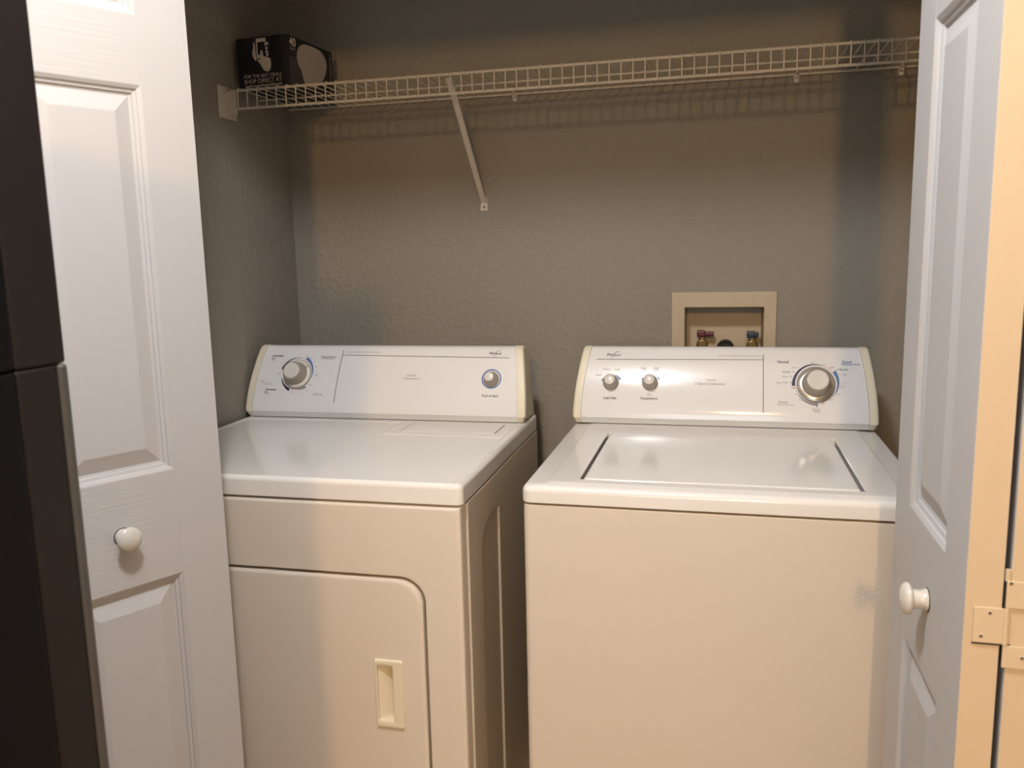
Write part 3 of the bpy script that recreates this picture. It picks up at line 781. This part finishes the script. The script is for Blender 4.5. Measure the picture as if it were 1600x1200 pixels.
for q in ([(0.0570, 0.1100), (0.0572, 0.1178), (0.0585, 0.1187), (0.0838, 0.1187), (0.0850, 0.1178), (0.0850, 0.1100)], [(0.0570, 0.0730), (0.0606, 0.0730), (0.0606, 0.1101), (0.0570, 0.1101)],
          [(0.0814, 0.0995), (0.0850, 0.0995), (0.0850, 0.1101), (0.0814, 0.1101)], [(0.0572, 0.0722), (0.0666, 0.0722), (0.0666, 0.0808), (0.0590, 0.0812), (0.0570, 0.0740)]):
    decal(bm, q, front)
decal(bm, smooth_poly([(0.0672, 0.0880), (0.0710, 0.0915), (0.0748, 0.0879), (0.0752, 0.0767), (0.0845, 0.0740), (0.0940, 0.0710), (0.0960, 0.0668), (0.0966, 0.0526), (0.0920, 0.0410), (0.0815, 0.0395), (0.0735, 0.0447), (0.0675, 0.0559), (0.0570, 0.0690), (0.0614, 0.0712), (0.0672, 0.0665)], 1), front)
for (cx, cz), rr in zip([(0.0885, 0.1047), (0.0862, 0.0942), (0.0862, 0.0860), (0.0872, 0.0790)], (0.0040, 0.0038, 0.0040, 0.0038)):
    decal(bm, [(cx + rr * math.cos(k * math.pi / 8), cz + rr * 0.95 * math.sin(k * math.pi / 8)) for k in range(16)], front)
for v in bm.verts: v.co.z -= 0.002
finish_raw('hand_and_phone_print', bm, M_PRINTW, bx, False)['kind'] = 'stuff'
bm = bmesh.new()
put_text(bm, 'FOR THE BEST DEALS', 0.0170, 0.1243, 0.0258, front, 0)
put_text(bm, 'SHOP DIRECT AT', 0.0170, 0.1243, 0.0130, front, 0)
put_text(bm, 'www.greenlitemobile.com', 0.0185, 0.1245, 0.0040, front, 0, 1)
put_text(bm, '40', 0.0085, 0.0365, 0.0965, right, 0, 1)
put_text(bm, 'WATT', 0.0095, 0.0355, 0.0860, right, 1)
finish_raw('lettering', bm, [M_PRINTW, M_PRINTG], bx, False)['kind'] = 'stuff'
bm = bmesh.new()
decal(bm, [(0.0030, 0.0715), (0.0700, 0.0740), (0.0700, 0.0060), (0.0040, 0.0045)], right, 0.0003, 1)
k = 0.93
decal(bm, smooth_poly([(x * k, z * 0.95) for x, z in reversed([(0.0755, 0.1168), (0.097, 0.1197), (0.1297, 0.1203), (0.1631, 0.119), (0.183, 0.109), (0.1934, 0.0977), (0.196, 0.0829), (0.1885, 0.0642), (0.1761, 0.0466), (0.1571, 0.0270), (0.1183, 0.0124), (0.0856, 0.0123), (0.069, 0.0232), (0.0632, 0.0389), (0.0625, 0.0479), (0.0511, 0.0547), (0.0422, 0.0674), (0.0404, 0.0814), (0.0456, 0.0968), (0.0573, 0.1092)])], 2), right, 0.0006, 0)
for i in range(16):
    z = 0.016 + i * 0.0062
    decal(bm, [(0.1975, z), (0.1975 + 0.004 + 0.003 * ((i * 7) % 3) / 2, z), (0.1975 + 0.004 + 0.003 * ((i * 7) % 3) / 2, z + 0.0034), (0.1975, z + 0.0034)], right, 0.0004, 0)
for zz in (0.081, 0.0775):
    decal(bm, [(0.010, zz), (0.038, zz), (0.038, zz + 0.0016), (0.010, zz + 0.0016)], right, 0.0004, 1)
finish_raw('bulb_picture', bm, [M_PRINTG, M_PRINTD], bx, False)['kind'] = 'stuff'

# ------------------------------------------------------------------ washer outlet box in the back wall
ob = empty('outlet_box', (1.2, 0, 1.0))
tag(ob, 'cream recessed plumbing outlet box with red and blue valve handles above the washer', 'outlet box')
ox, oz = 1.2, 1.0
def r2(x0, x1, z0, z1, y): return [(x0 - ox, y, z0 - oz), (x1 - ox, y, z0 - oz), (x1 - ox, y, z1 - oz), (x0 - ox, y, z1 - oz)]
bm = bmesh.new()
loops(bm, [r2(1.069, 1.3295, 0.984, 1.206, -0.0002), r2(1.069, 1.3295, 0.984, 1.206, -0.0050), r2(1.0702, 1.3283, 0.9852, 1.2048, -0.0062), r2(1.1008, 1.3002, 1.0138, 1.1682, -0.0062), r2(1.1022, 1.2988, 1.0152, 1.1668, -0.0050), r2(1.1022, 1.2988, 1.0152, 1.1668, 0.004)], False, False)
finish('frame', bm, M_FRAME, ob, False)
bm = bmesh.new()
loops(bm, [r2(1.1022, 1.2988, 1.0152, 1.1668, 0.003), r2(1.1050, 1.2960, 1.0180, 1.1640, 0.080)], False, True)
finish('recess', bm, M_FRAME, ob, False)
def valve(x, z, hm, name, hx):
    bm = bmesh.new()
    M = Matrix.Translation((x - ox, 0.058, z - oz)) @ Matrix.Rotation(math.radians(90), 4, 'X')
    lathe(bm, [(0.010, -0.02), (0.010, 0.004), (0.0135, 0.005), (0.0145, 0.008), (0.0145, 0.020), (0.0130, 0.0235), (0.0110, 0.0242), (0.0105, 0.0225), (0, 0.0225)], M, 24)
    box(bm, x - 0.007 - ox, x + 0.007 - ox, 0.046, 0.068, z - 0.03 - oz, z + 0.020 - oz, 0.003, 2)
    v = finish(name, bm, M_BRASS, ob)
    bm = bmesh.new()
    zz = z + 0.020
    box(bm, x - 0.0135 - ox, x + 0.0075 - ox, 0.040, 0.064, zz - 0.001 - oz, zz + 0.0165 - oz, 0.003, 2)
    box(bm, x + 0.003 - ox, x + hx - ox, 0.044, 0.060, zz + 0.0015 - oz, zz + 0.0135 - oz, 0.0025, 2)
    finish('lever', bm, hm, v)
valve(1.146, 1.066, M_RED, 'hot_valve', 0.030)
valve(1.2735, 1.064, M_BLUE, 'cold_valve', 0.0165)
bm = bmesh.new()
M = Matrix.Translation((1.206 - ox, 0.079, 1.054 - oz)) @ Matrix.Rotation(math.radians(90), 4, 'X')
lathe(bm, [(0.0225, 0.0), (0.0225, 0.016), (0.0205, 0.0165), (0.0195, 0.004), (0, 0.003)], M, 32)
finish('drain_pipe', bm, M_BLACK, ob)

# ------------------------------------------------------------------ black refrigerator at the near left
fr = empty('refrigerator', (-0.120, -1.617, 0.0))
tag(fr, 'tall black refrigerator cut off by the left edge of the frame, closest to the viewer', 'refrigerator')
FX, FL = 0.777, 0.70
bm = bmesh.new(); box(bm, 0.02, 0.70, -FL, -0.004, 0.03, 1.60, 0.006, 2)
finish('cabinet', bm, M_FRIDGE, fr)
for nm, z0, z1, low in (('freezer_door', 1.2318, 1.60, False), ('door', 0.05, 1.2315, True)):
    bm = bmesh.new(); box(bm, 0.70, 0.708, -FL + 0.01, -0.012, z0 + 0.002, z1 - 0.002)
    finish('door_gasket', bm, M_BLACK, fr, False)
    bm = bmesh.new(); box(bm, 0.708, FX - 0.0006, -FL, -0.054, z0, z1, 0.004, 3)
    fd = finish(nm, bm, M_FRIDGE, fr)
    bm = bmesh.new(); box(bm, 0.708, FX - 0.0016, -0.0532, -0.0110 if low else 0.0, z0, z1, 0.003, 3)
    finish('side_trim', bm, M_FRTRIM, fd)
    if low:
        bm = bmesh.new(); box(bm, 0.708, FX, -0.0102, 0.0, z0, z1, 0.0035, 4)
        finish('edge_trim', bm, M_FREDGE, fd)
for x in (0.08, 0.62):
    for y in (-FL + 0.06, -0.07):
        bm = bmesh.new(); lathe(bm, [(0.02, 0), (0.02, 0.031)], Matrix.Translation((x, y, 0)), 14)
        finish('foot', bm, M_BLACK, fr)
